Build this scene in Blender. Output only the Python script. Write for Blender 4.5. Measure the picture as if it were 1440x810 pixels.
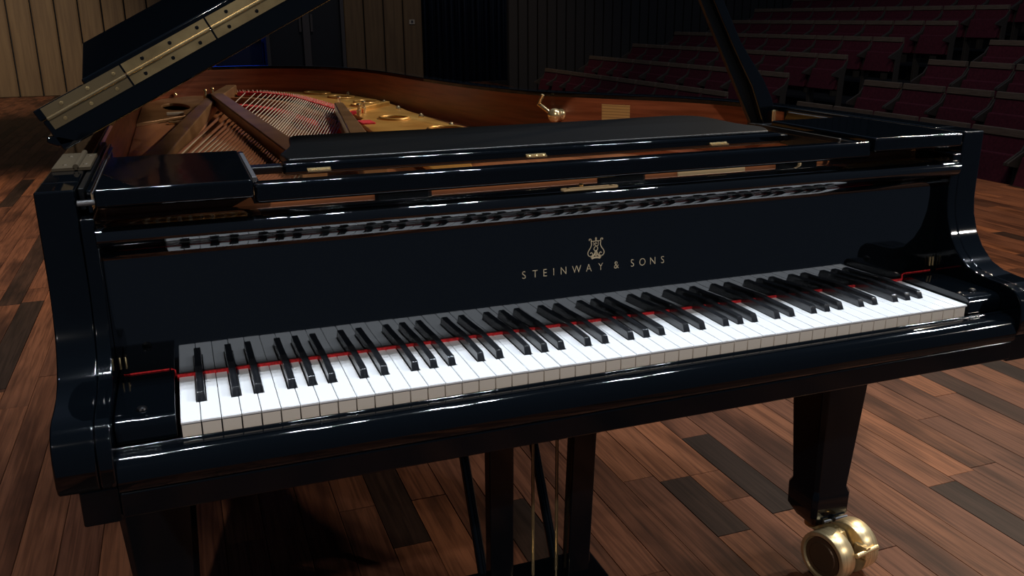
import bpy, bmesh, math, random
from mathutils import Vector, Matrix
random.seed(7)
SC = bpy.context.scene
for o in list(bpy.data.objects): bpy.data.objects.remove(o)
C = SC.collection

# ---------------------------------------------------------------- camera
CAM = Vector((0.03856, -1.05073, 1.19273))
R_ = Vector((0.9375952, -0.3476413, -0.0077957)); U_ = Vector((0.1088345, 0.2720887, 0.9560977)); F_ = Vector((0.3302579, 0.8972810, -0.2929445))
cd = bpy.data.cameras.new('camera'); cam = bpy.data.objects.new('camera', cd); C.objects.link(cam)
M = Matrix.Identity(4)
for i in range(3):
    M[i][0] = R_[i]; M[i][1] = U_[i]; M[i][2] = -F_[i]; M[i][3] = CAM[i]
cam.matrix_world = M
cd.sensor_width = 36.0; cd.lens = 1249.46 / 1440 * 36; cd.clip_start = 0.02; SC.cycles.caustics_reflective = False; cd.clip_end = 100
SC.camera = cam
# ---------------------------------------------------------------- view and world
SC.view_settings.view_transform = 'Standard'; SC.view_settings.look = 'None'
SC.view_settings.gamma = 1.0; SC.view_settings.exposure = 0.0; SC.view_settings.use_curve_mapping = False
w = bpy.data.worlds.new('dark_hall'); SC.world = w; w.use_nodes = True
bg = w.node_tree.nodes['Background']; bg.inputs[0].default_value = (0.42, 0.55, 0.80, 1); bg.inputs[1].default_value = 0.088

def spot(name, loc, target, power, col, angle=60, blend=.6, radius=.07):
    l = bpy.data.lights.new(name, 'SPOT'); l.energy = power; l.color = col
    l.spot_size = math.radians(angle); l.spot_blend = blend; l.shadow_soft_size = radius
    o = bpy.data.objects.new(name, l); C.objects.link(o); o.location = loc
    o.rotation_euler = (Vector(target) - Vector(loc)).to_track_quat('-Z', 'Y').to_euler()
    return o
COOL = (0.86, 0.93, 1.0); WARM = (1.0, 0.80, 0.58)
# the bank of stage lanterns over the platform
for gx, p in ((-.45, 175), (.9, 130), (2.1, 300), (3.9, 120), (7.6, 360)):
    for dx, dy in ((0, 0), (.30, .35), (-.18, .75)):
        spot('stage_lantern', (gx + dx, -.2 + dy, 7.4), (.6, .1, .7), p, COOL, 50)
# lanterns on the hall side, lighting under the lid and across the boards
for x, y, z, p in ((7.2, 4.6, 6.2, 700), (6.6, 3.4, 5.6, 600)):
    spot('hall_side_lantern', (x, y, z), (.7, 1.5, .8), p, WARM, 42, .7, .10)
for x, y, p in ((-1.7, -5.5, 680), (9.3, -6.0, 760)): spot('front_lantern', (x, y, 5.4), (.6, 0.1, .72), p, (1, .92, .84), 24, .8, .08)
spot('wall_wash_lantern', (-2.5, 9.0, 7.5), (-3.2, 15.5, -.4), 2100, WARM, 46, 1, .2)
spot('wall_wash_lantern', (3.5, 10.5, 7.5), (4.2, 15.5, .6), 260, WARM, 60, .9, .2)
spot('floor_fill_spot', (-2.6, 5.5, 7.4), (-1.1, 4.6, 0), 3000, WARM, 44, 1, .1)  # unseen fill added to brighten the boards at back left
spot('floor_fill_spot', (5.2, 1.5, 7.4), (4.6, 2.8, 0), 2300, WARM, 36, 1, .1)  # another added fill, brightening the boards at far right
for x, y, p in ((4.2, 2.5, 150), (4.6, 6.5, 50)): spot('seat_fill_spot', (x, y, 7.8), (8.2, y + 4.0, .2), p, (.92, .88, .86), 70, .9, .2)  # added fill spots lifting the seats, in place of stage spill
spot('backstage_blue_lamp', (1.0, 15.9, 3.1), (.9, 17.6, 1.0), 300, (.04, .16, 1.0), 120, .8, .1)

# ---------------------------------------------------------------- materials
def mat(name, col, rough=.5, metal=0., ior=1.5, spec=None, coat=0.):
    m = bpy.data.materials.new(name); m.use_nodes = True
    b = m.node_tree.nodes['Principled BSDF']
    b.inputs['Base Color'].default_value = (*col, 1); b.inputs['Roughness'].default_value = rough
    b.inputs['Metallic'].default_value = metal; b.inputs['IOR'].default_value = ior
    if coat: b.inputs['Coat Weight'].default_value = coat; b.inputs['Coat Roughness'].default_value = .04
    return m
def nodes(m): return m.node_tree.nodes, m.node_tree.links, m.node_tree.nodes['Principled BSDF']
def noise_mix(m, c1, c2, scale=(1, 1, 1), nscale=8., detail=4., lo=.35, hi=.65, bump=0., rough=None, coord='Object'):
    N, L, b = nodes(m)
    tc = N.new('ShaderNodeTexCoord'); mp = N.new('ShaderNodeMapping'); mp.inputs['Scale'].default_value = scale
    no = N.new('ShaderNodeTexNoise'); no.inputs['Scale'].default_value = nscale; no.inputs['Detail'].default_value = detail
    cr = N.new('ShaderNodeValToRGB'); cr.color_ramp.elements[0].position = lo; cr.color_ramp.elements[1].position = hi
    cr.color_ramp.elements[0].color = (*c1, 1); cr.color_ramp.elements[1].color = (*c2, 1)
    L.new(tc.outputs[coord], mp.inputs[0]); L.new(mp.outputs[0], no.inputs['Vector']); L.new(no.outputs[0], cr.inputs[0]); L.new(cr.outputs[0], b.inputs['Base Color'])
    if bump:
        bp = N.new('ShaderNodeBump'); bp.inputs['Strength'].default_value = bump; bp.inputs['Distance'].default_value = .002
        L.new(no.outputs[0], bp.inputs['Height']); L.new(bp.outputs[0], b.inputs['Normal'])
    return m
LAC = mat('black_lacquer', (.0010, .0017, .0026), .05, ior=1.5)
LACF = mat('fallboard_lacquer', (.0012, .0016, .0020), .03, ior=1.8)
# a hand-rubbed polyester finish is never quite flat
N, L, b = nodes(LAC); no = N.new('ShaderNodeTexNoise'); no.inputs['Scale'].default_value = 14; no.inputs['Detail'].default_value = 1
tc = N.new('ShaderNodeTexCoord'); bp = N.new('ShaderNodeBump'); bp.inputs['Strength'].default_value = .02; bp.inputs['Distance'].default_value = .01
L.new(tc.outputs['Object'], no.inputs['Vector']); L.new(no.outputs[0], bp.inputs['Height']); L.new(bp.outputs[0], b.inputs['Normal'])
LACD = mat('case_lacquer', (.0020, .0034, .0052), .12, ior=1.36)
SATIN = mat('satin_black', (.0025, .003, .0035), .32, ior=1.4)
KEYW = mat('white_key_top', (.82, .84, .87), .22)
KEYF = mat('key_front_ivory', (.74, .67, .59), .45)
KEYB = mat('ebony_key', (.006, .007, .009), .17, ior=1.7)
noise_mix(KEYB, (.006, .007, .009), (.022, .023, .026), (30, 1, 1), 6, 3)
RED = mat('red_felt', (.62, .02, .02), .9)
noise_mix(RED, (.75, .02, .03), (.35, .01, .01), nscale=260, detail=2, bump=.6)
MAHO = mat('inner_rim_mahogany', (.16, .045, .018), .35)
noise_mix(MAHO, (.17, .042, .016), (.30, .085, .034), (1.2, 1.2, 22), 4, 5)
SBOARD = mat('soundboard_spruce', (.36, .16, .07), .35)
noise_mix(SBOARD, (.24, .085, .032), (.34, .13, .05), (22, 1, 1), 4, 5)
GOLD = mat('bronze_plate', (.60, .36, .14), .33, .45)
noise_mix(GOLD, (.62, .28, .055), (.80, .42, .10), nscale=9, detail=3)
BRONZE = mat('painted_strut_bronze', (.22, .105, .050), .38, .35)
noise_mix(BRONZE, (.20, .105, .045), (.31, .17, .078), nscale=7, detail=3)
HINGEM = mat('darker_hinge_brass', (.24, .18, .095), .3, .6)  # darker brass tone for the first hinge section and the pedal rods
HINGED = mat('dark_brass', (.06, .045, .026), .45, .2)  # darker, less metallic brass for the spine hinges
BRASS = mat('polished_brass', (.80, .58, .26), .20, .8)
noise_mix(BRASS, (.75, .54, .26), (.95, .74, .40), (1, 1, 1), 30, 3)
HINGE = mat('aged_hinge_brass', (.50, .38, .18), .30, .7)
noise_mix(HINGE, (.34, .24, .11), (.62, .46, .22), (1, 1, 1), 18, 4)
COPPER = mat('copper_winding', (.50, .22, .12), .34, .5)
STEEL = mat('steel_wire', (.95, .84, .66), .3, .35)
GREYM = mat('grey_metal', (.10, .10, .105), .35, .3)
DARKM = mat('dark_metal', (.02, .02, .022), .3, .8)
RAILM = mat('rail_mahogany', (.5, .2, .1), .4)
noise_mix(RAILM, (.30, .10, .036), (.40, .14, .052), (.8, 20, 1), 4, 4)
FLANGE = mat('lacquered_flange', (.5, .22, .11), .3)
noise_mix(FLANGE, (.46, .20, .10), (.56, .26, .13), nscale=3)
LOCKM = mat('satin_brass', (.80, .58, .32), .35, .25)
INLAY = mat('brass_inlay_lettering', (.62, .50, .32), .4, .2)
PAPER = mat('yellowed_certificate', (.50, .30, .10), .7)
N, L, b = nodes(PAPER); tc = N.new('ShaderNodeTexCoord'); wv = N.new('ShaderNodeTexWave'); wv.bands_direction = 'Z'; wv.inputs['Scale'].default_value = 42; wv.inputs['Distortion'].default_value = .4
cr = N.new('ShaderNodeValToRGB'); cr.color_ramp.elements[0].color = (.30, .16, .05, 1); cr.color_ramp.elements[1].color = (.52, .31, .10, 1); cr.color_ramp.elements[1].position = .3
L.new(tc.outputs['Object'], wv.inputs[0]); L.new(wv.outputs[0], cr.inputs[0]); L.new(cr.outputs[0], b.inputs['Base Color'])
# stage boards: a tone attribute per board, grain along the board
PLANK = mat('stage_board', (.2, .1, .05), .5, ior=1.28)
N, L, b = nodes(PLANK); b.inputs['Specular IOR Level'].default_value = .3
at = N.new('ShaderNodeAttribute'); at.attribute_name = 'tone'
ge = N.new('ShaderNodeNewGeometry'); ad = N.new('ShaderNodeVectorMath'); ad.operation = 'ADD'
cb = N.new('ShaderNodeCombineXYZ'); mu = N.new('ShaderNodeMath'); mu.operation = 'MULTIPLY'; mu.inputs[1].default_value = 37.
L.new(at.outputs['Fac'], mu.inputs[0]); L.new(mu.outputs[0], cb.inputs[1]); L.new(mu.outputs[0], cb.inputs[2])
L.new(ge.outputs['Position'], ad.inputs[0]); L.new(cb.outputs[0], ad.inputs[1])
mp = N.new('ShaderNodeMapping'); mp.inputs['Scale'].default_value = (60, 2.2, 1); L.new(ad.outputs[0], mp.inputs[0])
g1 = N.new('ShaderNodeTexNoise'); g1.inputs['Scale'].default_value = 1.6; g1.inputs['Detail'].default_value = 6; g1.inputs['Distortion'].default_value = .8; L.new(mp.outputs[0], g1.inputs['Vector'])
mp2 = N.new('ShaderNodeMapping'); mp2.inputs['Scale'].default_value = (4.5, 1.3, 1); L.new(ad.outputs[0], mp2.inputs[0])
g2 = N.new('ShaderNodeTexNoise'); g2.inputs['Scale'].default_value = 1.5; g2.inputs['Detail'].default_value = 3; L.new(mp2.outputs[0], g2.inputs['Vector'])
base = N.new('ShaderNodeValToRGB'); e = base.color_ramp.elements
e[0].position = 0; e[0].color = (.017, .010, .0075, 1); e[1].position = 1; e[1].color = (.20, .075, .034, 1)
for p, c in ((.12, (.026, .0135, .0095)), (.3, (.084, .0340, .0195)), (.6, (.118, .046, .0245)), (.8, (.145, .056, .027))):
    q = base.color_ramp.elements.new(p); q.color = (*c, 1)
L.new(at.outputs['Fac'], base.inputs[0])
r1 = N.new('ShaderNodeValToRGB'); r1.color_ramp.elements[0].position = .36; r1.color_ramp.elements[0].color = (.42, .38, .36, 1); r1.color_ramp.elements[1].position = .6; r1.color_ramp.elements[1].color = (1.1, 1.1, 1.1, 1)
L.new(g1.outputs[0], r1.inputs[0])
r2 = N.new('ShaderNodeValToRGB'); r2.color_ramp.elements[0].position = .34; r2.color_ramp.elements[0].color = (.30, .29, .31, 1); r2.color_ramp.elements[1].position = .52; r2.color_ramp.elements[1].color = (1.0, 1.0, 1.0, 1)
L.new(g2.outputs[0], r2.inputs[0])
m1 = N.new('ShaderNodeMix'); m1.data_type = 'RGBA'; m1.blend_type = 'MULTIPLY'; m1.inputs[0].default_value = .75
m2 = N.new('ShaderNodeMix'); m2.data_type = 'RGBA'; m2.blend_type = 'MULTIPLY'; m2.inputs[0].default_value = .9
L.new(base.outputs[0], m1.inputs[6]); L.new(r1.outputs[0], m1.inputs[7]); L.new(m1.outputs[2], m2.inputs[6]); L.new(r2.outputs[0], m2.inputs[7]); L.new(m2.outputs[2], b.inputs['Base Color'])
bp = N.new('ShaderNodeBump'); bp.inputs['Strength'].default_value = .25; bp.inputs['Distance'].default_value = .001; L.new(g1.outputs[0], bp.inputs['Height']); L.new(bp.outputs[0], b.inputs['Normal'])
UNDER = mat('under_floor', (.012, .008, .006), .9)
PANEL = mat('wall_panel_wood', (.15, .10, .055), .6)
noise_mix(PANEL, (.125, .082, .045), (.17, .115, .062), (9, 9, .5), 3, 4)
DRAPE = mat('dark_drape', (.022, .040, .075), .95)
DARKP = mat('dark_wall_slat', (.065, .057, .052), .8)
BLACKW = mat('black_upper_wall', (.012, .012, .014), .9)  # unseen wall above the panels, blackened so the flap's reflection stays dark
FABRIC = mat('red_seat_fabric', (.20, .012, .025), .9)
noise_mix(FABRIC, (.13, .016, .030), (.19, .024, .042), nscale=40, detail=3)
SWOOD = mat('seat_wood', (.20, .12, .075), .5)
noise_mix(SWOOD, (.22, .15, .10), (.32, .22, .15), (2, 2, 30), 4, 4)
ARMM = mat('seat_arm_dark', (.10, .078, .060), .5)
CARPET = mat('hall_carpet', (.012, .011, .014), .95)
DOORM = mat('door_paint', (.010, .014, .022), .5)
FRAMEM = mat('door_frame_metal', (.09, .085, .09), .4, .3)
BLUEC = mat('backstage_case', (.06, .10, .22), .5)
PLATEM = mat('switch_plate', (.45, .42, .38), .5)

# ---------------------------------------------------------------- mesh helpers
def mesh_obj(name, verts, faces, m, parent=None, mi=None, smooth=None, bevel=None, segs=3):
    me = bpy.data.meshes.new(name); me.from_pydata([tuple(v) for v in verts], [], faces)
    ms = m if isinstance(m, (list, tuple)) else [m]
    for q in ms: me.materials.append(q)
    if mi: me.polygons.foreach_set('material_index', mi)
    me.update()
    bm = bmesh.new(); bm.from_mesh(me); bmesh.ops.recalc_face_normals(bm, faces=bm.faces); bm.to_mesh(me); bm.free()
    if smooth or bevel:
        me.polygons.foreach_set('use_smooth', [True] * len(me.polygons)); me.set_sharp_from_angle(angle=math.radians(smooth or 35))
    o = bpy.data.objects.new(name, me); C.objects.link(o)
    if parent is not None: o.parent = parent
    if bevel:
        md = o.modifiers.new('bevel', 'BEVEL'); md.width = bevel; md.segments = segs; md.limit_method = 'ANGLE'; md.angle_limit = math.radians(35); md.harden_normals = True
    return o
class MB:
    def __init__(s): s.v = []; s.f = []; s.mi = []
    def add(s, v, f, mi=0):
        n = len(s.v); s.v += [tuple(p) for p in v]; s.f += [tuple(i + n for i in q) for q in f]; s.mi += [mi] * len(f); return s
    def box(s, a, b, mi=0):
        (x0, y0, z0), (x1, y1, z1) = a, b
        return s.add([(x, y, z) for z in (z0, z1) for y in (y0, y1) for x in (x0, x1)],
                     [(0, 1, 3, 2), (4, 6, 7, 5), (0, 4, 5, 1), (2, 3, 7, 6), (0, 2, 6, 4), (1, 5, 7, 3)], mi)
    def prism(s, pts, ax, lo, hi, mi=0):   # closed polygon extruded along axis
        n = len(pts); v = []
        for d in (lo, hi):
            for p in pts:
                q = list(p); q.insert(ax, d); v.append(q)
        f = [tuple(range(n)), tuple(range(n, 2 * n))] + [(i, (i + 1) % n, (i + 1) % n + n, i + n) for i in range(n)]
        return s.add(v, f, mi)
    def tube(s, pts, r, n=8, mi=0, cap=True):
        pts = [Vector(p) for p in pts]; k = len(pts); rr = r if isinstance(r, (list, tuple)) else [r] * k; v = []; ref = None
        for i, p in enumerate(pts):
            t = (pts[min(i + 1, k - 1)] - pts[max(i - 1, 0)]).normalized()
            if ref is None: ref = Vector((0, 0, 1)) if abs(t.z) < .9 else Vector((1, 0, 0))
            a = (ref - t * ref.dot(t)).normalized(); b_ = t.cross(a); ref = a
            for j in range(n):
                c = 2 * math.pi * j / n; v.append(p + (a * math.cos(c) + b_ * math.sin(c)) * rr[i])
        f = [(i * n + j, i * n + (j + 1) % n, (i + 1) * n + (j + 1) % n, (i + 1) * n + j) for i in range(k - 1) for j in range(n)]
        if cap: f += [tuple(range(n)), tuple(range((k - 1) * n, k * n))]
        return s.add(v, f, mi)
    def lathe(s, prof, c, axis, n=24, mi=0):   # prof: (radius, height) along axis
        a = Vector(axis).normalized(); ref = Vector((0, 0, 1)) if abs(a.z) < .9 else Vector((1, 0, 0))
        u = (ref - a * ref.dot(a)).normalized(); w_ = a.cross(u); v = []; k = len(prof)
        for r, h in prof:
            for j in range(n):
                t = 2 * math.pi * j / n; v.append(Vector(c) + a * h + (u * math.cos(t) + w_ * math.sin(t)) * max(r, 1e-5))
        f = [(i * n + j, i * n + (j + 1) % n, (i + 1) * n + (j + 1) % n, (i + 1) * n + j) for i in range(k - 1) for j in range(n)]
        f += [tuple(range(n)), tuple(range((k - 1) * n, k * n))]
        return s.add(v, f, mi)
    def obj(s, name, m, parent=None, **k): return mesh_obj(name, s.v, s.f, m, parent, s.mi if any(s.mi) else None, **k)
def smooth_path(pts, n=8, closed=False):    # Catmull-Rom
    P = [Vector(p) for p in pts]; out = []
    for i in range(len(P) - 1):
        a, b_, c, d = P[max(i - 1, 0)], P[i], P[i + 1], P[min(i + 2, len(P) - 1)]
        for j in range(n):
            t = j / n; out.append(.5 * ((2 * b_) + (c - a) * t + (2 * a - 5 * b_ + 4 * c - d) * t * t + (3 * b_ - a - 3 * c + d) * t ** 3))
    out.append(P[-1]); return out
def offset(path, d):   # 2D offset to the left of the direction of travel
    out = []
    for i, p in enumerate(path):
        t = (path[min(i + 1, len(path) - 1)] - path[max(i - 1, 0)]).normalized(); out.append(p + Vector((-t.y, t.x)) * d)
    return out
def curve_plate(name, loops, z, ext, bev, m, parent):   # filled 2D outline with holes
    cu = bpy.data.curves.new(name, 'CURVE'); cu.dimensions = '2D'; cu.fill_mode = 'BOTH'; cu.extrude = ext; cu.bevel_depth = bev; cu.bevel_resolution = 2
    for lp in loops:
        s = cu.splines.new('POLY'); s.points.add(len(lp) - 1)
        for i, p in enumerate(lp): s.points[i].co = (p[0], p[1], 0, 1)
        s.use_cyclic_u = True
    t = bpy.data.objects.new(name + '_c', cu); C.objects.link(t)
    me = bpy.data.meshes.new_from_object(t.evaluated_get(bpy.context.evaluated_depsgraph_get())); bpy.data.objects.remove(t)
    me.name = name; me.materials.clear(); me.materials.append(m); me.transform(Matrix.Translation((0, 0, z)))
    me.polygons.foreach_set('use_smooth', [True] * len(me.polygons)); me.set_sharp_from_angle(angle=math.radians(35))
    o = bpy.data.objects.new(name, me); C.objects.link(o); o.parent = parent; return o
def tag(o, label, cat, group=None):
    o['label'] = label; o['category'] = cat
    if group: o['group'] = group
    return o
def struct(o): o['kind'] = 'structure'; return o
def empty(name, loc=(0, 0, 0)):
    o = bpy.data.objects.new(name, None); C.objects.link(o); o.location = loc; o.empty_display_size = .1; return o

# ================================================================ SETTING
# ---- stage floor: every board near the piano is an object, the rest joined
PW = .092; X0, X1, Y0, Y1 = -6.5, 5.60, -1.6, 15.4
floor = struct(MB().box((X0 - .02, Y0, -.60), (X1, 15.56, -.014)).box((4.42, 15.56, -.60), (6.1, 16.2, -.014)).obj('floor', UNDER))
boards = []
ncol = int((X1 - X0) / PW)
for c in range(ncol + 1):
    xa = X0 + c * PW; xb = min(xa + PW, X1)
    if xb - xa < .02: continue
    y = Y0 - random.random() * .9; first = True
    rc = random.Random(c * 17 + 3)
    while y < Y1:
        ln = rc.choice((.55, .8, 1.05, 1.35, 1.7)) * (.9 + .2 * rc.random())
        ya, yb = max(y, Y0), min(y + ln, Y1)
        tone = min(1, max(.14, rc.gauss(.58, .17)))
        if rc.random() < .09: tone = .02 + .12 * rc.random()
        if rc.random() < .12: tone = .85 + .12 * rc.random()
        cx = (xa + xb) / 2
        if yb - ya > .01: boards.append([xa, xb, ya, yb, tone])
        y += ln
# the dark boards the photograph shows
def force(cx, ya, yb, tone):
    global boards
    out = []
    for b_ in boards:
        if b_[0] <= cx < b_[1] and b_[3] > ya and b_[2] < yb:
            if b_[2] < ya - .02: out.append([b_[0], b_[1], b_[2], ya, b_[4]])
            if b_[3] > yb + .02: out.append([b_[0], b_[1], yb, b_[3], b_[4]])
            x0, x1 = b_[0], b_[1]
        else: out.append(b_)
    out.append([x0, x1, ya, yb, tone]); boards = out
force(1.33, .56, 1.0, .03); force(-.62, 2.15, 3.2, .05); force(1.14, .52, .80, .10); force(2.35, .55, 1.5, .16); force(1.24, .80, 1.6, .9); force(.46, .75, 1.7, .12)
def board_geo(b_, mb):
    xa, xb, ya, yb, t = b_; g = .0003; dz = (t * 97.3 % 1) * .0012
    v = [(xa + g, ya + g, -.014), (xb - g, ya + g, -.014), (xb - g, yb - g, -.014), (xa + g, yb - g, -.014)]
    e_ = .0010
    v += [(xa + g, ya + g, -.002 + dz - .001), (xb - g, ya + g, -.002 + dz - .001), (xb - g, yb - g, -.002 + dz - .001), (xa + g, yb - g, -.002 + dz - .001)]
    v += [(xa + g + e_, ya + g + e_, -.001 + dz), (xb - g - e_, ya + g + e_, -.001 + dz), (xb - g - e_, yb - g - e_, -.001 + dz), (xa + g + e_, yb - g - e_, -.001 + dz)]
    f = [(0, 1, 5, 4), (1, 2, 6, 5), (2, 3, 7, 6), (3, 0, 4, 7), (4, 5, 9, 8), (5, 6, 10, 9), (6, 7, 11, 10), (7, 4, 8, 11), (8, 9, 10, 11)]
    mb.add(v, f)
def tone_attr(o, vals):
    a = o.data.attributes.new('tone', 'FLOAT', 'FACE'); a.data.foreach_set('value', vals)
def seen(b_):
    cx, cy = (b_[0] + b_[1]) / 2, (b_[2] + b_[3]) / 2; best = -1
    for yy in (b_[2], cy, b_[3]):
        d = Vector((cx, yy, 0)) - CAM; z = d.dot(F_)
        if z < .3: continue
        u = 720 + 1249.46 * d.dot(R_) / z; v = 405 - 1249.46 * d.dot(U_) / z
        if -60 < u < 1500 and 0 < v < 860: best = max(best, 1 / z)
        # the body of the piano hides the boards behind it
    if best > 0 and -.02 < cx < 1.1 and 1.25 < cy < 9: best *= .2
    return best
boards.sort(key=lambda b_: -seen(b_))
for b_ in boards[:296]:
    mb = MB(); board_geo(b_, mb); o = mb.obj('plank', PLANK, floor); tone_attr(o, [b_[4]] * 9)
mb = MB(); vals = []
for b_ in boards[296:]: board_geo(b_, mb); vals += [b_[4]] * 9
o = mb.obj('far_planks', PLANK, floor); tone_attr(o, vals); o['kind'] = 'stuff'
# ---- raked audience floor
for k in range(9):
    xa = 5.62 if k == 0 else 6.5 + .9 * k - .75; z = -.59 + .205 * k
    MB().box((xa, 2.5, -1.0), (6.5 + .9 * k + .15, 15.4, z)).obj('tier', CARPET, floor)
# ---- walls
WY = 15.5
wb = struct(MB().box((-9, WY + .06, -1), (.42, WY + .2, 8)).box((.42, WY + .06, 3.2), (4.42, WY + .2, 8)).box((2.98, WY + .06, -1), (4.42, WY + .2, 3.2))
            .box((6.1, WY + .06, -1), (15, WY + .2, 8)).box((4.42, WY + .06, 6.5), (6.1, WY + .2, 8)).obj('wall_back', BLACKW))
def wpanel(xa, xb, z0=0, z1=3.2, m=PANEL):
    g = .012
    v = [(xa + g, WY + .06, z0), (xb - g, WY + .06, z0), (xb - g, WY + .06, z1), (xa + g, WY + .06, z1),
         (xa + g, WY + .01, z0), (xb - g, WY + .01, z0), (xb - g, WY + .01, z1), (xa + g, WY + .01, z1),
         (xa + g + .02, WY, z0), (xb - g - .02, WY, z0), (xb - g - .02, WY, z1), (xa + g + .02, WY, z1)]
    f = [(0, 1, 5, 4), (1, 2, 6, 5), (2, 3, 7, 6), (3, 0, 4, 7), (4, 5, 9, 8), (5, 6, 10, 9), (6, 7, 11, 10), (7, 4, 8, 11), (8, 9, 10, 11)]
    mesh_obj('panel', v, f, m, wb)
x = .42
for k in range(24): wpanel(x - .345, x); x -= .345
for k in range(4): wpanel(2.98 + .36 * k, 3.34 + .36 * k)
x = 6.1
for k in range(44):
    MB().box((x + .015, WY, -1), (x + .185, WY + .06, 8)).obj('slat', DARKP, wb); x += .2
sp = MB().box((4.17, WY - .012, 1.06), (4.27, WY - .001, 1.14)).obj('switch_plate', PLATEM, wb)
MB().box((4.20, WY - .022, 1.09), (4.24, WY - .012, 1.125)).obj('switch', FRAMEM, sp)
# backstage recess with its blue light
rec = struct(MB().box((.30, 17.6, -.01), (1.72, 17.7, 3.4), 1).box((.30, WY + .2, -.01), (.42, 17.6, 3.4)).box((1.62, WY + .2, -.01), (1.72, 17.6, 3.4)).box((.30, WY + .2, 3.2), (1.72, 17.7, 3.4)).obj('trim_1', [DOORM, BLUEC]))
rf = struct(MB().box((.42, 15.4, -.10), (1.62, 17.6, -.001)).obj('trim_2', UNDER))
ec = empty('equipment_case', (1.18, 16.35, 0)); tag(ec, 'dark wheeled equipment case standing in the blue-lit backstage opening', 'case')
MB().box((-.40, -.25, .08), (.40, .25, .84)).obj('case_body', DOORM, ec, bevel=.01)
MB().box((-.41, -.26, .84), (.41, .26, .90)).obj('case_lid', BLUEC, ec, bevel=.01)
for sx in (-.33, .33):
    for sy in (-.18, .18): MB().lathe([(.04, -.015), (.04, .015)], (sx, sy, .04), (1, 0, 0), 12).obj('wheel', DARKM, ec)
# dark double door with metal frames
for i, (xa, xb) in enumerate(((1.66, 2.28), (2.34, 2.96))):
    d = struct(MB().box((xa, WY + .08, 0.0), (xb, WY + .13, 3.10)).obj('door_%d' % (i + 1), DOORM))
    MB().box((xa + .05 if i else xb - .09, WY + .04, .95), (xa + .09 if i else xb - .05, WY + .079, 1.25)).obj('handle', FRAMEM, d)
for i, xa in enumerate((1.60, 2.245, 2.92)):
    struct(MB().box((xa, WY - .02, 0), (xa + (.06 if i != 1 else .12), WY + .07, 3.16)).obj('trim_%d' % (i + 3), FRAMEM))
struct(MB().box((1.60, WY - .02, 3.12), (2.98, WY + .07, 3.2)).obj('trim_6', FRAMEM))
# dark drape hanging in the stage-left opening
v = []; nf = 90
for j in range(nf + 1):
    xx = 4.40 + 1.72 * j / nf; yy = WY + .16 + .05 * math.sin(j * .9) + .02 * math.sin(j * 2.3)
    v += [(xx, yy, -.010), (xx, yy + .01, 7.9)]
o = mesh_obj('drape', v, [(2 * j, 2 * j + 2, 2 * j + 3, 2 * j + 1) for j in range(nf)], DRAPE, smooth=60)
md = o.modifiers.new('thick', 'SOLIDIFY'); md.thickness = .006
tag(o, 'dark blue-black stage drape hanging in the opening right of the wood-panelled wall', 'curtain')
struct(MB().box((-9.2, -2, -1), (-9, 15.7, 8)).obj('wall_left', BLACKW))
struct(MB().box((15, 2, -1), (15.2, 15.7, 8)).obj('wall_right', DARKP))

# ================================================================ THE GRAND PIANO
P = tag(empty('grand_piano'), 'black lacquered concert grand piano with raised lid standing on the wooden stage', 'piano')
W = 1.227; ZK = .73; KW = W / 52; TOP = .994
XL, XR = -.1365, 1.3635
# ---- rim
plan = [(XR, .201), (XR, .30), (1.362, .50), (1.338, .75), (1.262, .95), (1.13, 1.12), (1.0, 1.32), (.925, 1.6), (.88, 1.9), (.85, 2.2), (.81, 2.5), (.73, 2.78), (.58, 2.98), (.38, 3.09), (.15, 3.09), (-.03, 3.01), (-.12, 2.83), (XL, 2.55), (XL, 1.6), (XL, .6), (XL, .201)]
outer = smooth_path(plan, 7); n = len(outer)
th = .045; inner = offset(outer, th)
for i in (0, -1): inner[i].y = .201
inner2 = offset(outer, th + .0015)
v = [(p.x, p.y, .655) for p in outer] + [(p.x, p.y, TOP) for p in outer] + [(p.x, p.y, TOP) for p in inner] + [(p.x, p.y, TOP - .012) for p in inner] + [(p.x, p.y, .655) for p in inner]
f = []; mi = []
for i in range(n - 1):
    for a, b_, m_ in ((0, 1, 0), (1, 2, 0), (2, 3, 0), (3, 4, 1), (4, 0, 0)):
        f.append((a * n + i, a * n + i + 1, b_ * n + i + 1, b_ * n + i)); mi.append(m_)
f += [(0, n, 2 * n, 3 * n, 4 * n), (n - 1, 2 * n - 1, 3 * n - 1, 4 * n - 1, 5 * n - 1)]; mi += [0, 0]
rim = mesh_obj('rim', v, f, [LAC, MAHO], P, mi, smooth=35, bevel=.003)
# inner ledge the plate sits on, and the black bed beams below
v = [(p.x, p.y, z) for z, pa in ((.66, inner), (.868, inner), (.868, offset(outer, .11)), (.66, offset(outer, .11))) for p in pa]
f = [(a * n + i, a * n + i + 1, ((a + 1) % 4) * n + i + 1, ((a + 1) % 4) * n + i) for a in range(4) for i in range(6, n - 8)]
mesh_obj('inner_rim', v, f, MAHO, P, smooth=35)
sb = [(p.x, p.y) for p in offset(outer, .05)][4:-6]
mesh_obj('soundboard', [(x, y, .852) for x, y in sb] + [(x, y, .844) for x, y in sb], [tuple(range(len(sb))), tuple(range(2 * len(sb) - 1, len(sb) - 1, -1))] + [(i, (i + 1) % len(sb), (i + 1) % len(sb) + len(sb), i + len(sb)) for i in range(len(sb))], SBOARD, P)
bb = MB()
for a, b_ in (((.0, .5), (.35, 2.9)), ((.35, .5), (.45, 2.9)), ((.75, .5), (.55, 2.8)), ((1.15, .5), (.65, 2.4))):
    d = Vector((b_[0] - a[0], b_[1] - a[1])).normalized(); q = Vector((-d.y, d.x)) * .035; A = Vector(a); B = Vector(b_)
    bb.prism([tuple(A + q), tuple(B + q), tuple(B - q), tuple(A - q)], 2, .66, .76)
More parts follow.
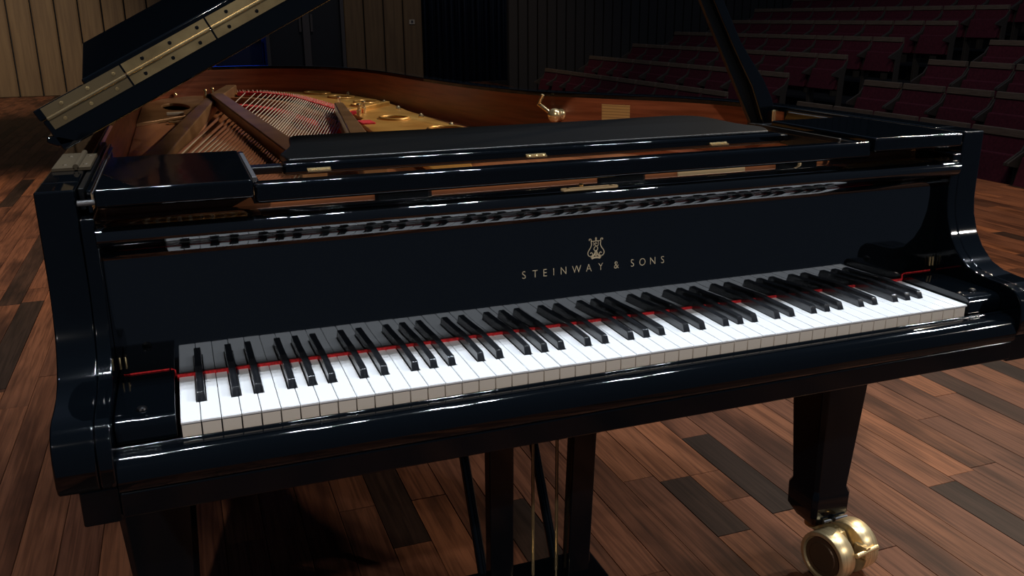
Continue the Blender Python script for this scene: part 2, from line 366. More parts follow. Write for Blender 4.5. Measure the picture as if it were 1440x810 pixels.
bb.obj('bracing_beam', SATIN, P)
# ---- arms
arm = [(.137, TOP), (.137, .900), (.1365, .872), (.132, .846), (.120, .815), (.104, .792), (.080, .771), (.054, .7615), (.026, .7585), (.000, .7575), (-.018, .7545), (-.031, .7470), (-.0395, .7360), (-.0435, .720), (-.045, .705), (-.044, .690), (-.040, .680), (-.034, .675), (.2005, .675), (.2005, TOP)]
cut = [(.137, .957)] + arm[1:-2] + [(.40, .675), (.40, .957)]
for xo, xi, xc in ((XL, -.091, -.0735), (XR, 1.318, 1.3005)):
    o = MB().prism(arm, 0, *sorted((xo, xi))).obj('arm', LAC, P, smooth=35, bevel=.003)
    MB().prism([(y, z) for y, z in cut], 0, *sorted((xi, xc))).obj('arm_cheek', LAC, o, smooth=35, bevel=.0025)
    MB().box((min(xo, xc) + (.02 if xo < 0 else 0), -.030, .628), (max(xo, xc) - (0 if xo < 0 else .02), .36, .6745)).obj('arm_foot', LACD, o, bevel=.003)
# ---- key bed, key slip, cheek blocks
MB().box((-.0735, -.036, .635), (1.3005, .50, .668)).obj('keybed', LACD, P, bevel=.003)
slip = [(-.003, .668), (-.003, .7095), (-.0038, .7112), (-.0055, .7120), (-.0075, .7118), (-.0090, .7105), (-.0095, .7092), (-.0115, .7098), (-.018, .7102), (-.026, .7085), (-.032, .7045), (-.0365, .699), (-.039, .692), (-.040, .684), (-.040, .675), (-.0385, .6705), (-.036, .6685)]
MB().prism(slip, 0, -.0730, 1.3000).obj('key_slip', LAC, P, smooth=40)
for xa, xb, xs in ((-.0728, -.0045, -.042), (1.2315, 1.2998, 1.264)):
    pr = [(.1515, .712), (.1515, .742), (.020, .742), (.008, .7405), (.001, .736), (-.002, .729), (-.002, .712)]
    o = MB().prism(pr, 0, xa, xb).obj('cheek_block', LAC, P, smooth=40, bevel=.0015)
    MB().lathe([(.0065, 0), (.0065, .001), (.0055, .003), (.003, .0042), (0, .0045)], (xs, .026, .742), (0, 0, 1), 16).obj('screw', DARKM, o)
    ic = MB(); ic.tube([(xa + .006, .1495, .7428), (xb - .006, .1495, .7428)], .0011, 6)
    xe = xb - .004 if xa < 0 else xa + .004; xq = xb + .001 if xa < 0 else xa - .001
    ic.tube([(xe, .1495, .7428), (xq, .1495, .740), (xq, .149, .7305)], .0011, 6); ic.obj('felt_edge', RED, o)
MB().box((-.003, -.001, .668), (1.230, .17, .699)).obj('key_frame', SATIN, P)
# ---- keys.  52 naturals with notches, 36 sharps
names = ['A', 'B', 'C', 'D', 'E', 'F', 'G']; BKW = .0112; NF = .054
off = {'A': .0026, 'C': -.0022, 'D': .0022, 'F': -.0026, 'G': 0.}
shapes = {}
def white_mesh(lc, rc_):
    k = (round(lc, 4), round(rc_, 4))
    if k in shapes: return shapes[k]
    g = .0005; w_ = KW - 2 * g; y1 = .168; mb = MB()
    def lay(z0, z1, y0, ins, mi_):
        pts = [(ins, y0), (w_ - ins, y0)]
        pts += [(w_ - ins, NF - .001), (w_ - rc_, NF - .001), (w_ - rc_, y1)] if rc_ else [(w_ - ins, y1)]
        pts += [(lc, y1), (lc, NF - .001), (ins, NF - .001)] if lc else [(ins, y1)]
        mb.prism(pts, 2, z0, z1, mi_)
    lay(ZK - .0028, ZK - .0005, -.0018, 0, 0); lay(ZK - .0005, ZK, -.0010, .0006, 0); lay(ZK - .0215, ZK - .0028, .0012, .0004, 1)
    o = mb.obj('white_key', [KEYW, KEYF], None); shapes[k] = o.data; bpy.data.objects.remove(o); return shapes[k]
def sharp_mesh():
    h = .0118; z0 = ZK - .004
    pr = [(.0000, z0), (.0004, ZK + .001), (.0052, ZK + h - .0012), (.0078, ZK + h), (.110, ZK + h), (.110, z0)]
    mb = MB(); wB, wT = BKW / 2, .0046; v = []
    for s in (-1, 1):
        for y, z in pr:
            t = max(0, (z - ZK) / h); v.append((s * (wB + (wT - wB) * t), y, z))
    k = len(pr); mb.add(v, [tuple(range(k)), tuple(range(k, 2 * k))] + [(i, (i + 1) % k, (i + 1) % k + k, i + k) for i in range(k)])
    return mb.obj('black_key', KEYB, None, bevel=.0011, segs=3)
sh = sharp_mesh(); first = True
for i in range(52):
    nm = names[i % 7]; pv = names[(i - 1) % 7]
    rs = nm in off and i < 51; ls = i > 0 and pv in off
    rc_ = (BKW / 2 - off[nm] + .0006) if rs else 0; lc = (BKW / 2 + off[pv] + .0006) if ls else 0
    o = bpy.data.objects.new('white_key', white_mesh(lc, rc_)); C.objects.link(o); o.parent = P; o.location = (i * KW + .0005, 0, random.uniform(-.0002, .0002))
    if rs:
        o = sh if first else sh.copy()
        if not first: C.objects.link(o)
        first = False; o.parent = P; o.location = ((i + 1) * KW + off[nm], NF, 0)
# ---- fallboard
fp = [(.1505, .7335), (.1590, .895), (.1580, .9020), (.1555, .9080), (.1510, .9130), (.1450, .9165), (.1380, .9180), (.1300, .9190), (.1235, .9215), (.1185, .9265), (.1165, .9330), (.1175, .9385), (.1210, .9430), (.1270, .9455), (.1340, .9462), (.1420, .9456), (.1470, .9462), (.1700, .9462), (.2050, .9450), (.2120, .9430), (.2150, .9380), (.2150, .7335)]
FB = MB().prism(fp, 0, -.0730, 1.3000).obj('fallboard', LACF, P, smooth=40)
MB().box((-.002, .1470, .7245), (1.229, .1503, .7335)).obj('key_felt', RED, P)
# keyhole escutcheon on the fallboard top
ep = [(.045 * c if abs(c) < .001 else 0, 0) for c in (0,)]
esc = MB(); pts = []
for a in range(0, 181, 20): pts.append((.640 + .0065 * math.sin(math.radians(a)), .1300 + .0065 - .0065 * math.cos(math.radians(a)) + 0))
for a in range(180, 361, 20): pts.append((.560 + .0065 * math.sin(math.radians(a)), .1300 + .0065 - .0065 * math.cos(math.radians(a))))
esc.prism(pts, 2, .9450, .9482)
E_ = esc.obj('lock_plate', LOCKM, FB, bevel=.0005, segs=2)
for x in (.565, .635): esc2 = MB().lathe([(.003, 0), (.003, .0006), (0, .0012)], (x, .1365, .9482), (0, 0, 1), 12); esc2.obj('screw', BRASS, P).parent = P
MB().lathe([(.004, 0), (.004, .004), (.0025, .006), (0, .0065)], (.592, .150, .946), (0, 0, 1), 12).obj('lock_pin', BRASS, P)
for x in (-.0695, -.0625, 1.2895, 1.2965): MB().tube([(x, .1475, .752), (x, .1485, .768)], .0016, 8).obj('fallboard_pin', BRASS, FB)
# lettering in brass inlay
def fby(z): return .1505 + .0526 * (z - .7335)
txt = []
for ch, x in zip('STEINWAY&SONS', (.5015, .5198, .5360, .5505, .5669, .5889, .6096, .6300, .6572, .6853, .7032, .7217, .7395)):
    cu = bpy.data.curves.new('t', 'FONT'); cu.body = ch; cu.size = .0172; cu.extrude = .00015; cu.align_x = 'CENTER'; cu.align_y = 'CENTER'; cu.offset = -.00022
    t = bpy.data.objects.new('t', cu); C.objects.link(t)
    me = bpy.data.meshes.new_from_object(t.evaluated_get(bpy.context.evaluated_depsgraph_get())); bpy.data.objects.remove(t)
    z = .8168; T = Matrix.Translation((x, fby(z) - .0003, z)) @ Matrix.Rotation(math.radians(90 - 3.0), 4, 'X') @ Matrix.Diagonal((.88, 1, 1, 1))
    me.transform(T); me.materials.clear(); me.materials.append(INLAY)
    o = bpy.data.objects.new('letter', me); C.objects.link(o); o.parent = FB; o['label'] = 'brass inlaid capital letter %s' % ch if ch != '&' else 'brass inlaid ampersand'
# lyre emblem from narrow inlaid strokes
em = MB()
def stroke(pts, w_, n_=6):
    pp = smooth_path([(x, y) for x, y in pts], n_) if len(pts) > 2 else [Vector(p) for p in pts]
    k = len(pp); ws = [w_ if not isinstance(w_, tuple) else w_[0] + (w_[1] - w_[0]) * i / (k - 1) for i in range(k)]
    v = []
    for i, p in enumerate(pp):
        t = (pp[min(i + 1, k - 1)] - pp[max(i - 1, 0)]).normalized(); nn = Vector((-t.y, t.x)) * ws[i] / 2
        for q in (p + nn, p - nn):
            for dy in (-.00045, -.0001): v.append((.6220 + q.x, fby(.8475 + q.y) + dy, .8475 + q.y))
    f = []
    for i in range(k - 1):
        a, b_ = 4 * i, 4 * i + 4; f += [(a, b_, b_ + 2, a + 2), (a, a + 1, b_ + 1, b_), (a + 2, b_ + 2, b_ + 3, a + 3)]
    f += [(0, 2, 3, 1), (4 * k - 4, 4 * k - 3, 4 * k - 1, 4 * k - 2)]; em.add(v, f)
for s in (-1, 1):
    stroke([(s * .0105, .0125), (s * .0118, .0140), (s * .0100, .0152), (s * .0080, .0135), (s * .0082, .0100), (s * .0075, .0060), (s * .0095, .0010), (s * .0130, -.0040), (s * .0138, -.0085), (s * .0110, -.0120), (s * .0070, -.0118), (s * .0058, -.0085), (s * .0080, -.0065), (s * .0098, -.0080)], .0012, 5)
    stroke([(s * .0015, -.0070), (s * .0035, -.0105), (s * .0060, -.0130), (s * .0085, -.0150)], .0022)
    stroke([(s * .0040, .0110), (s * .0040, .0040)], .0006)
    stroke([(s * .0012, -.0040), (s * .0020, -.0080), (s * .0012, -.0120)], .0012)
stroke([(-.0082, .0112), (.0082, .0112)], .0011); stroke([(-.0075, -.0160), (-.003, -.0148), (.003, -.0148), (.0075, -.0160)], .0026); stroke([(0, .0120), (0, .0170)], .0020); stroke([(-.0016, .0148), (.0016, .0148)], .0014)
stroke([(.0018, .0070), (-.0005, .0085), (-.0022, .0065), (.0000, .0038), (.0030, .0005), (.0020, -.0030), (-.0010, -.0040), (-.0036, -.0018), (-.0024, .0014), (.0008, .0034), (.0036, .0040)], .0011, 5)
stroke([(0, -.004), (0, -.0145)], .0012)
em.obj('lyre_emblem', INLAY, FB)

# ---- music desk assembly resting on the case
zr = .9935
shelfL = MB().box((-.0690, .118, .972), (.118, .402, .9955)); shelfL.obj('desk_shelf', LAC, P, bevel=.004)
MB().box((1.109, .118, .972), (1.2960, .402, .9955)).obj('desk_shelf', LAC, P, bevel=.004)
MB().box((.119, .124, .962), (1.108, .152, .9890)).obj('desk_rail', LAC, P, bevel=.006, segs=4)
for x in (.119, 1.098): MB().box((x, .152, .958), (x + .010, .46, .985)).obj('desk_runner', SATIN, P)
MB().box((.173, .285, .9690), (1.050, .315, .9880)).obj('desk_lip', LAC, P, bevel=.006, segs=4)
dp = [(.185, .3155), (1.042, .3155), (1.055, .355), (1.03, .40), (1.012, .475), (.98, .505), (.93, .512), (.80, .505), (.70, .503), (.55, .502), (.40, .503), (.25, .505), (.213, .500), (.205, .47), (.200, .42), (.178, .36)]
dp = [tuple(p) for p in smooth_path(dp[:2], 1)] + [tuple(p) for p in smooth_path([dp[1]] + dp[2:], 3)[1:]]
dz = [(.9895 + (p[1] - .3155) * .062) for p in dp]; k = len(dp)
mesh_obj('music_desk', [(p[0], p[1], z) for p, z in zip(dp, dz)] + [(p[0], p[1], z - .011) for p, z in zip(dp, dz)], [tuple(range(k)), tuple(range(2 * k - 1, k - 1, -1))] + [(i, (i + 1) % k, (i + 1) % k + k, i + k) for i in range(k)], SATIN, P, smooth=35, bevel=.003)
MB().box((.129, .33, .966), (1.098, .36, .978)).obj('desk_tray_bar', SATIN, P, bevel=.003)
for x in (.225, .5725, .915):
    hb = MB().box((x - .017, .276, .9745), (x + .017, .2845, .9770)); hb.tube([(x - .017, .284, .9775), (x + .017, .284, .9775)], .0018, 8)
    for q in (-.012, 0, .012): hb.lathe([(.0025, 0), (.002, .001), (0, .0013)], (x + q, .279, .9770), (0, 0, 1), 8)
    hb.obj('desk_hinge', BRASS, P)
for x in (.128, 1.076):    # silver edge guides beside each shelf
    MB().box((x - .008, .160, .984), (x - .002, .395, .992)).obj('slide_guide', SATIN if x > 1 else GREYM, P, bevel=.001)
# ---- pin block, plate
MB().prism([(.225, .880), (.225, .953), (.245, .953), (.262, .912), (.40, .912), (.40, .880)], 0, -.088, 1.3150).obj('pin_block_rail', RAILM, P, bevel=.003)
for x in (.30, .66, 1.0): MB().prism([(x, .219), (x + .075, .219), (x + .082, .2255), (x - .006, .2255)], 2, .925, .958).obj('rail_bracket', SATIN, P, bevel=.002)
MB().box((.80, .2205, .934), (.93, .2245, .951)).obj('rail_plate', LOCKM, P, bevel=.001)
MB().tube([(1.045, .222, .932), (1.040, .221, .944), (1.030, .219, .954)], .004, 8).obj('rail_hook', LOCKM, P)
ZP = .885
wp = [tuple(p) for p in offset(outer, .047)]
inn = offset(outer, .047)
# front web of the plate with tuning pins
MB().box((-.088, .402, .868), (1.314, .70, ZP)).obj('plate_web', GOLD, P, bevel=.003)
tp = MB()
for r in range(6):
    for k in range(38):
        x = -.05 + k * .0355 + (r % 2) * .017
        if -.08 < x < 1.29: tp.tube([(x, .44 + r * .036, ZP), (x, .438 + r * .036, ZP + .022)], .0033, 6)
o = tp.obj('tuning_pins', STEEL, P); o['kind'] = 'stuff'
# the gold hitch-pin field along the bent side, with its sound holes
felt_c = smooth_path([(.285, 2.95), (.345, 2.93), (.406, 2.861), (.494, 2.634), (.535, 2.351), (.567, 2.079), (.585, 1.93)], 8)
edge = [p for p in offset(outer, .046)]
def near(pt): return min(range(len(edge)), key=lambda i: (edge[i] - Vector(pt)).length)
i0, i1 = near((.80, 2.55)), near((.22, 3.03))
loop = [(.78, 1.20), (.800, 1.45), (.785, 1.70), (.772, 1.95), (.778, 2.20), (.772, 2.42)] + [tuple(p) for p in edge[i0:i1 + 1]] + [(.275, 2.97)] + [tuple(p) for p in felt_c] + [(.590, 1.80), (.56, 1.72), (.545, 1.45), (.53, .702), (.60, .702), (.66, .95), (.74, 1.0)]
loop = [p for i, p in enumerate(loop) if i == 0 or (Vector(p) - Vector(loop[i - 1])).length > .004]
def ring(cx, cy, rx, ry, rot, n_=26):
    return [(cx + rx * math.cos(t) * math.cos(rot) - ry * math.sin(t) * math.sin(rot), cy + rx * math.cos(t) * math.sin(rot) + ry * math.sin(t) * math.cos(rot)) for t in [2 * math.pi * i / n_ for i in range(n_)]]
H = [(.595, 2.83, .040, .070, .5), (.655, 2.585, .042, .070, .3), (.705, 2.33, .042, .062, .1), (.660, 2.21, .028, .045, .2), (.675, 1.745, .042, .058, .1), (.745, 1.40, .048, .062, .0), (.66, 1.18, .04, .06, 0)]
pl = curve_plate('hitch_plate', [loop] + [ring(*h) for h in H], ZP - .006, .003, .003, GOLD, P)
for h in H:   # raised rolled lip around each hole
    rr = ring(*h); MB().tube([(x, y, ZP + .001) for x, y in rr + rr[:2]], .0065, 8, cap=False).obj('hole_lip', GOLD, pl, smooth=60)
# struts
def strut(name, a, b_, wa, wb_, z0, z1, m=BRONZE, parent=None):
    A, B = Vector(a), Vector(b_); d = (B - A).normalized(); q = Vector((-d.y, d.x))
    return MB().prism([tuple(A + q * wa / 2), tuple(B + q * wb_ / 2), tuple(B - q * wb_ / 2), tuple(A - q * wa / 2)], 2, z0, z1).obj(name, m, parent or P, bevel=.004)
strut('plate_strut', (-.055, .70), (.165, 2.56), .050, .040, .862, .912)
strut('plate_strut', (.275, .70), (.178, 2.50), .050, .046, .888, .925)
strut('plate_strut', (.165, 2.47), (.262, 3.03), .055, .045, .862, .918)
strut('plate_strut', (.395, .70), (.535, 1.93), .050, .030, .870, .925)
strut('plate_strut', (.555, 1.93), (.755, 2.19), .020, .020, .880, .900, GOLD)
MB().lathe([(.026, 0), (.026, .012), (.020, .016), (.012, .016), (.012, .010), (0, .010)], (.166, 2.49, .908), (0, 0, 1), 20).obj('strut_nose_bolt', SATIN, P)
# left flange of the plate
lf = [(-.088, .70), (-.03, .70), (.035, 1.30), (.115, 1.95), (.135, 2.18), (.065, 2.15), (-.030, 2.02), (-.088, 1.95)]
curve_plate('plate_flange', [lf], .868, .002, .002, FLANGE, P)
lf2 = [(-.088, 2.02), (-.030, 2.09), (.050, 2.20), (.14, 2.30), (.155, 2.52), (.225, 2.98), (.10, 3.03), (-.02, 2.93), (-.085, 2.7)]
curve_plate('tail_plate', [lf2, ring(.03, 2.55, .05, .16, .1)], .872, .003, .003, BRONZE, P)
MB().box((.005, 1.98, .872), (.060, 2.02, .880)).obj('flange_lug', BRASS, P, bevel=.002)
MB().tube([(.0, 2.20, .885), (.055, 2.20, .885)], .006, 8).obj('flange_bar', STEEL, P)
for x, y in ((.588, 1.869), (.575, 2.16), (.145, 2.72), (.175, 2.80), (.62, 1.95)):
    MB().lathe([(.008, 0), (.008, .018), (.005, .020), (.005, .034), (.008, .036), (.006, .040), (0, .041)], (x, y, ZP), (0, 0, 1), 12).obj('plate_bolt', BRASS, P)
for p in (Vector((.792, 1.46)), Vector((.776, 1.74)), Vector((.768, 2.02)), Vector((.772, 2.26)), edge[near((.05, 2.95))], edge[near((.75, 2.7))]):
    d = (Vector((.5, p.y)) - p).normalized() * .014
    MB().lathe([(.009, 0), (.009, .004), (.006, .010), (.003, .013), (0, .014)], (p.x + d.x, p.y, ZP), (0, 0, 1), 12).obj('plate_screw', BRASS, P)
# ---- strings: steel core and copper winding that stops short of the crossing strut
NS = 36
def strut_x(y): return .275 - .097 * (y - .70) / 1.8
fe = offset([Vector(p) for p in felt_c], .018)
L_ = [0]
for i in range(1, len(felt_c)): L_.append(L_[-1] + (felt_c[i] - felt_c[i - 1]).length)
def on_curve(cv, t):
    s = t * L_[-1]
    for i in range(1, len(L_)):
        if L_[i] >= s: a = (s - L_[i - 1]) / (L_[i] - L_[i - 1]); return cv[i - 1].lerp(cv[i], a)
    return cv[-1]
for k in range(NS):
    t = (k / (NS - 1)) ** .86; a = Vector((-.045 + .30 * t, .63)); b_ = on_curve(felt_c, .05 + .93 * t); b_ = b_ - Vector((.03, .04)); z = .8935 - .001 * t
    s = MB().tube([(a.x, a.y, z), (b_.x, b_.y, z - .001)], .0017 if k < 18 else .0013, 6).obj('string', STEEL, P)
    # winding ends just left of the crossing strut, or at the back for the rest
    best = None
    for q in range(100):
        u = q / 99; pt = a.lerp(b_, u)
        if pt.x > strut_x(pt.y) - .040: best = u; break
    if best and best > .08:
        e_ = a.lerp(b_, best - .015); MB().tube([(a.x, a.y + .05, z), (e_.x, e_.y, z)], .0041, 8).obj('copper_winding', COPPER, s)
# felt strips, hitch pins, bridge
def ribbon(name, path, w_, z0, z1, m, bump=0, parent=P):
    l, r = offset(path, w_ / 2), offset(path, -w_ / 2); k = len(path); v = []
    for i in range(k):
        h = z1 + (bump * ((i * 7) % 3 - 1)); v += [(l[i].x, l[i].y, z0), (l[i].x, l[i].y, h), (r[i].x, r[i].y, h), (r[i].x, r[i].y, z0)]
    f = [(4 * i + a, 4 * i + 4 + a, 4 * i + 4 + (a + 1) % 4, 4 * i + (a + 1) % 4) for i in range(k - 1) for a in range(4)] + [(0, 1, 2, 3), (4 * k - 4, 4 * k - 3, 4 * k - 2, 4 * k - 1)]
    return mesh_obj(name, v, f, m, parent, smooth=35)
fpath = [Vector(p) for p in felt_c]
ribbon('felt_strip', offset(fpath, -.008), .044, ZP - .004, ZP + .009, RED, .001)
ribbon('bridge', [p + Vector((-.075, -.16)) for p in fpath], .030, .852, .886, SBOARD)
ribbon('felt_strip', [p + Vector((-.115, -.30)) for p in fpath[6:]], .038, .854, .872, RED)
MB().box((.548, 1.62, ZP), (.590, 1.70, ZP + .005)).obj('felt_pad', RED, P, bevel=.002)
hp = MB()
for k in range(100):
    t = k / 99; p = on_curve(offset(fpath, -.024 if k % 2 else -.010), t); hp.tube([(p.x, p.y, ZP), (p.x - .002, p.y - .002, ZP + .018)], .0014, 5)
o = hp.obj('hitch_pins', STEEL, P); o['kind'] = 'stuff'
# ---- fittings on the inside of the bent side
def wall_at(pt, d=.0):   # point on the inner rim face and its inward normal
    i = near(pt); p = inner[i]; t = (inner[min(i + 1, n - 1)] - inner[i - 1]).normalized(); nn = Vector((-t.y, t.x)); return p + nn * d, nn, t
p, nn, t = wall_at((1.03, 1.23), .0); A3 = Vector((p.x, p.y, .935)); n3 = Vector((nn.x, nn.y, 0)); t3 = Vector((t.x, t.y, 0))
lk = MB().lathe([(.016, 0), (.016, .004), (.011, .006), (.009, .014), (.016, .020), (.0195, .030), (.0185, .040), (.012, .047), (0, .050)], A3, n3, 20).obj('lid_latch_knob', BRASS, P, smooth=60)
q = A3 + n3 * .022
MB().tube([q + t3 * .014, q + t3 * .034 + Vector((0, 0, .012)), q + t3 * .055 + Vector((0, 0, .024)), q + t3 * .060 + Vector((0, 0, .026))], [.006, .0065, .006, .0055], 10).tube([q + t3 * .059 + Vector((0, 0, .025)), q + t3 * .052 + Vector((0, 0, .040)), q + t3 * .045 + Vector((0, 0, .052))], [.0055, .005, .0045], 10).obj('latch_lever', BRASS, lk, smooth=60)
p, nn, t = wall_at((1.13, 1.06), 0); A3 = Vector((p.x, p.y, 0)); t3 = Vector((t.x, t.y, 0)); n3 = Vector((nn.x, nn.y, 0))
v = [A3 + t3 * a + n3 * d + Vector((0, 0, z)) for d in (.0005, .0022) for a, z in ((-.038, .905), (.042, .905), (.042, .968), (-.038, .968))]
mesh_obj('certificate_label', v, [(0, 1, 2, 3), (4, 5, 6, 7), (0, 1, 5, 4), (1, 2, 6, 5), (2, 3, 7, 6), (3, 0, 4, 7)], PAPER, P)['label'] = 'yellowed paper label stuck inside the rim'
# ---- lid, flap, hinge and prop
ca, sa = .887, .462
H0 = Vector((-.135, .45, 1.056)); TD = Vector((ca, 0, sa)); ND = Vector((-sa, 0, ca)); YD = Vector((0, 1, 0))
def LP(s, y, nn_): return H0 + TD * s + YD * (y - .45) + ND * nn_
LID = empty('lid'); LID.parent = P
lidx = [(p.x + .0015, p.y + .0) for p in offset(outer, -.012) if p.y > .47]
lo = [(1.512, .452)] + [(x - XL, y) for x, y in lidx] + [(-.022, .452)]
k = len(lo)
v = [LP(s, y, 0) for s, y in lo] + [LP(s, y, -.050) for s, y in lo]
mesh_obj('main_lid', v, [tuple(range(k)), tuple(range(2 * k - 1, k - 1, -1))] + [(i, (i + 1) % k, (i + 1) % k + k, i + k) for i in range(k)], LAC, LID, smooth=35, bevel=.003)
# folded-back front flap, resting a little open on the lid
FA = math.atan2(.050, .385); fy, fn = math.cos(FA), math.sin(FA)
def FP(s, d, h): return H0 + TD * s + YD * (d * fy - h * fn) + ND * (.003 + d * fn + h * fy)
v = [FP(s, d, h) for h in (0, .022) for s, d in ((.060, 0), (1.49, 0), (1.49, .385), (.060, .385))]
mesh_obj('front_flap', v, [(0, 1, 2, 3), (4, 5, 6, 7), (0, 1, 5, 4), (1, 2, 6, 5), (2, 3, 7, 6), (3, 0, 4, 7)], LAC, LID, bevel=.003)
mesh_obj('lid_corner_block', [LP(s, y, h) for h in (.001, .019) for s, y in ((-.024, .452), (.058, .452), (.058, .50), (-.024, .50))], [(0, 1, 2, 3), (4, 5, 6, 7), (0, 1, 5, 4), (1, 2, 6, 5), (2, 3, 7, 6), (3, 0, 4, 7)], LAC, LID, bevel=.002)
segs = [(-.012, .118), (.121, .262), (.265, .46), (.463, .75), (.753, 1.05), (1.053, 1.44)]
for s0, s1 in segs:
    hg = MB()
    for a, b_ in ((-.0175, -.0012), (.0012, .0175)):
        hg.add([LP(s, y, h) for y in (.4475, .4515) for s, h in ((s0, a), (s1, a), (s1, b_), (s0, b_))], [(0, 1, 2, 3), (4, 5, 6, 7), (0, 1, 5, 4), (1, 2, 6, 5), (2, 3, 7, 6), (3, 0, 4, 7)])
    hg.tube([LP(s0, .4465, 0), LP(s1, .4465, 0)], .0026, 10)
    o = hg.obj('lid_hinge', HINGEM if s0 < 0 else HINGE, LID)
    m_ = max(2, int((s1 - s0) / .042)); sc_ = MB()
    for j in range(m_):
        s = s0 + (s1 - s0) * (j + .5) / m_
        for h in (-.0105, .0105): sc_.lathe([(.0030, 0), (.0028, .0008), (.001, .0010), (.001, .0004), (0, .0004)], LP(s + (.008 if h > 0 else 0), .4475, h), (0, -1, 0), 10)
    sc_.obj('hinge_screws', DARKM if s0 > .1 else HINGE, o)['kind'] = 'stuff'
MB().prism([(-.135, 1.026), (-.152, 1.024), (-.152, 1.014), (-.138, 1.008), (-.118, 1.012), (-.106, 1.018)], 1, .452, .50).obj('hinge_knuckle', LAC, LID, bevel=.003)
# hinge flanges on the spine side
for y in (.37, 1.35, 2.3):
    hf = MB().box((-.132, y - .075, .9945), (-.104, y + .075, .9985)).box((-.100, y - .075, .9945), (-.084, y + .06, .9985)).tube([(-.102, y - .075, .999), (-.102, y + .075, .999)], .004, 10)
    for dx in (-.118, -.092):
        for dy in (-.045, .04): hf.lathe([(.0035, 0), (.003, .001), (0, .0013)], (dx, y + dy, .9985), (0, 0, 1), 10)
    hf.obj('spine_hinge', HINGED, P)
for x, s in ((-.0895, 1), (1.3165, -1)):
    MB().box((min(x, x + s * .007), .158, .965), (max(x, x + s * .007), .62, .992)).obj('side_strip', SATIN, P, bevel=.001)
    MB().box((min(x + s * .009, x + s * .014), .158, .960), (max(x + s * .009, x + s * .014), .62, .9885)).obj('side_strip', LAC, P, bevel=.001)
    MB().tube([(x + s * .0165, .160, .984), (x + s * .0165, .60, .984)], .0016, 8).obj('guide_wire', GREYM, P)
    if s > 0: MB().tube([(x, .132, .978), (x + s * .020, .132, .978)], .0036, 12).obj('guide_pin', GREYM, P)
# prop stick and its pivot fitting
foot = Vector((1.295, .665, .955)); tip = Vector((.98, .72, 1.560)); ax = (tip - foot).normalized(); sd = Vector((ax.z, 0, -ax.x)).normalized(); th_ = Vector((0, 1, 0))
v = []; N_ = 14
for i in range(N_ + 1):
    u = i / N_; c = foot.lerp(tip, u) + sd * (.010 * math.sin(min(1, u / .25) * math.pi) if u < .25 else 0); w_ = .023 - .012 * min(1, u / .28) if u > .02 else .019
    for a, b_ in ((-1, -1), (1, -1), (1, 1), (-1, 1)): v.append(c + sd * a * w_ + th_ * b_ * .009)
f = [(4 * i + a, 4 * i + (a + 1) % 4, 4 * i + 4 + (a + 1) % 4, 4 * i + 4 + a) for i in range(N_) for a in range(4)] + [(0, 1, 2, 3), (4 * N_, 4 * N_ + 1, 4 * N_ + 2, 4 * N_ + 3)]
ps = mesh_obj('prop_stick', v, f, LAC, LID, smooth=30, bevel=.003)
MB().box((1.298, .655, .958), (1.3155, .715, .984)).tube([(1.300, .672, .966), (1.300, .72, .966)], .007, 10).obj('prop_pivot', BRASS, P, bevel=.002)
v = [foot + Vector((-.02, .012, .0)) + sd * a + ax * l_ + th_ * b_ for b_ in (0, .012) for a, l_ in ((-.016, .0), (.016, .0), (.012, .36), (-.010, .36))]
mesh_obj('short_stick', v, [(0, 1, 2, 3), (4, 5, 6, 7), (0, 1, 5, 4), (1, 2, 6, 5), (2, 3, 7, 6), (3, 0, 4, 7)], SATIN, LID, bevel=.002)
MB().prism([(1.255, .640), (1.300, .640), (1.300, .70), (1.262, .70)], 2, .9400, .9560).obj('prop_rest', SATIN, P, bevel=.003)

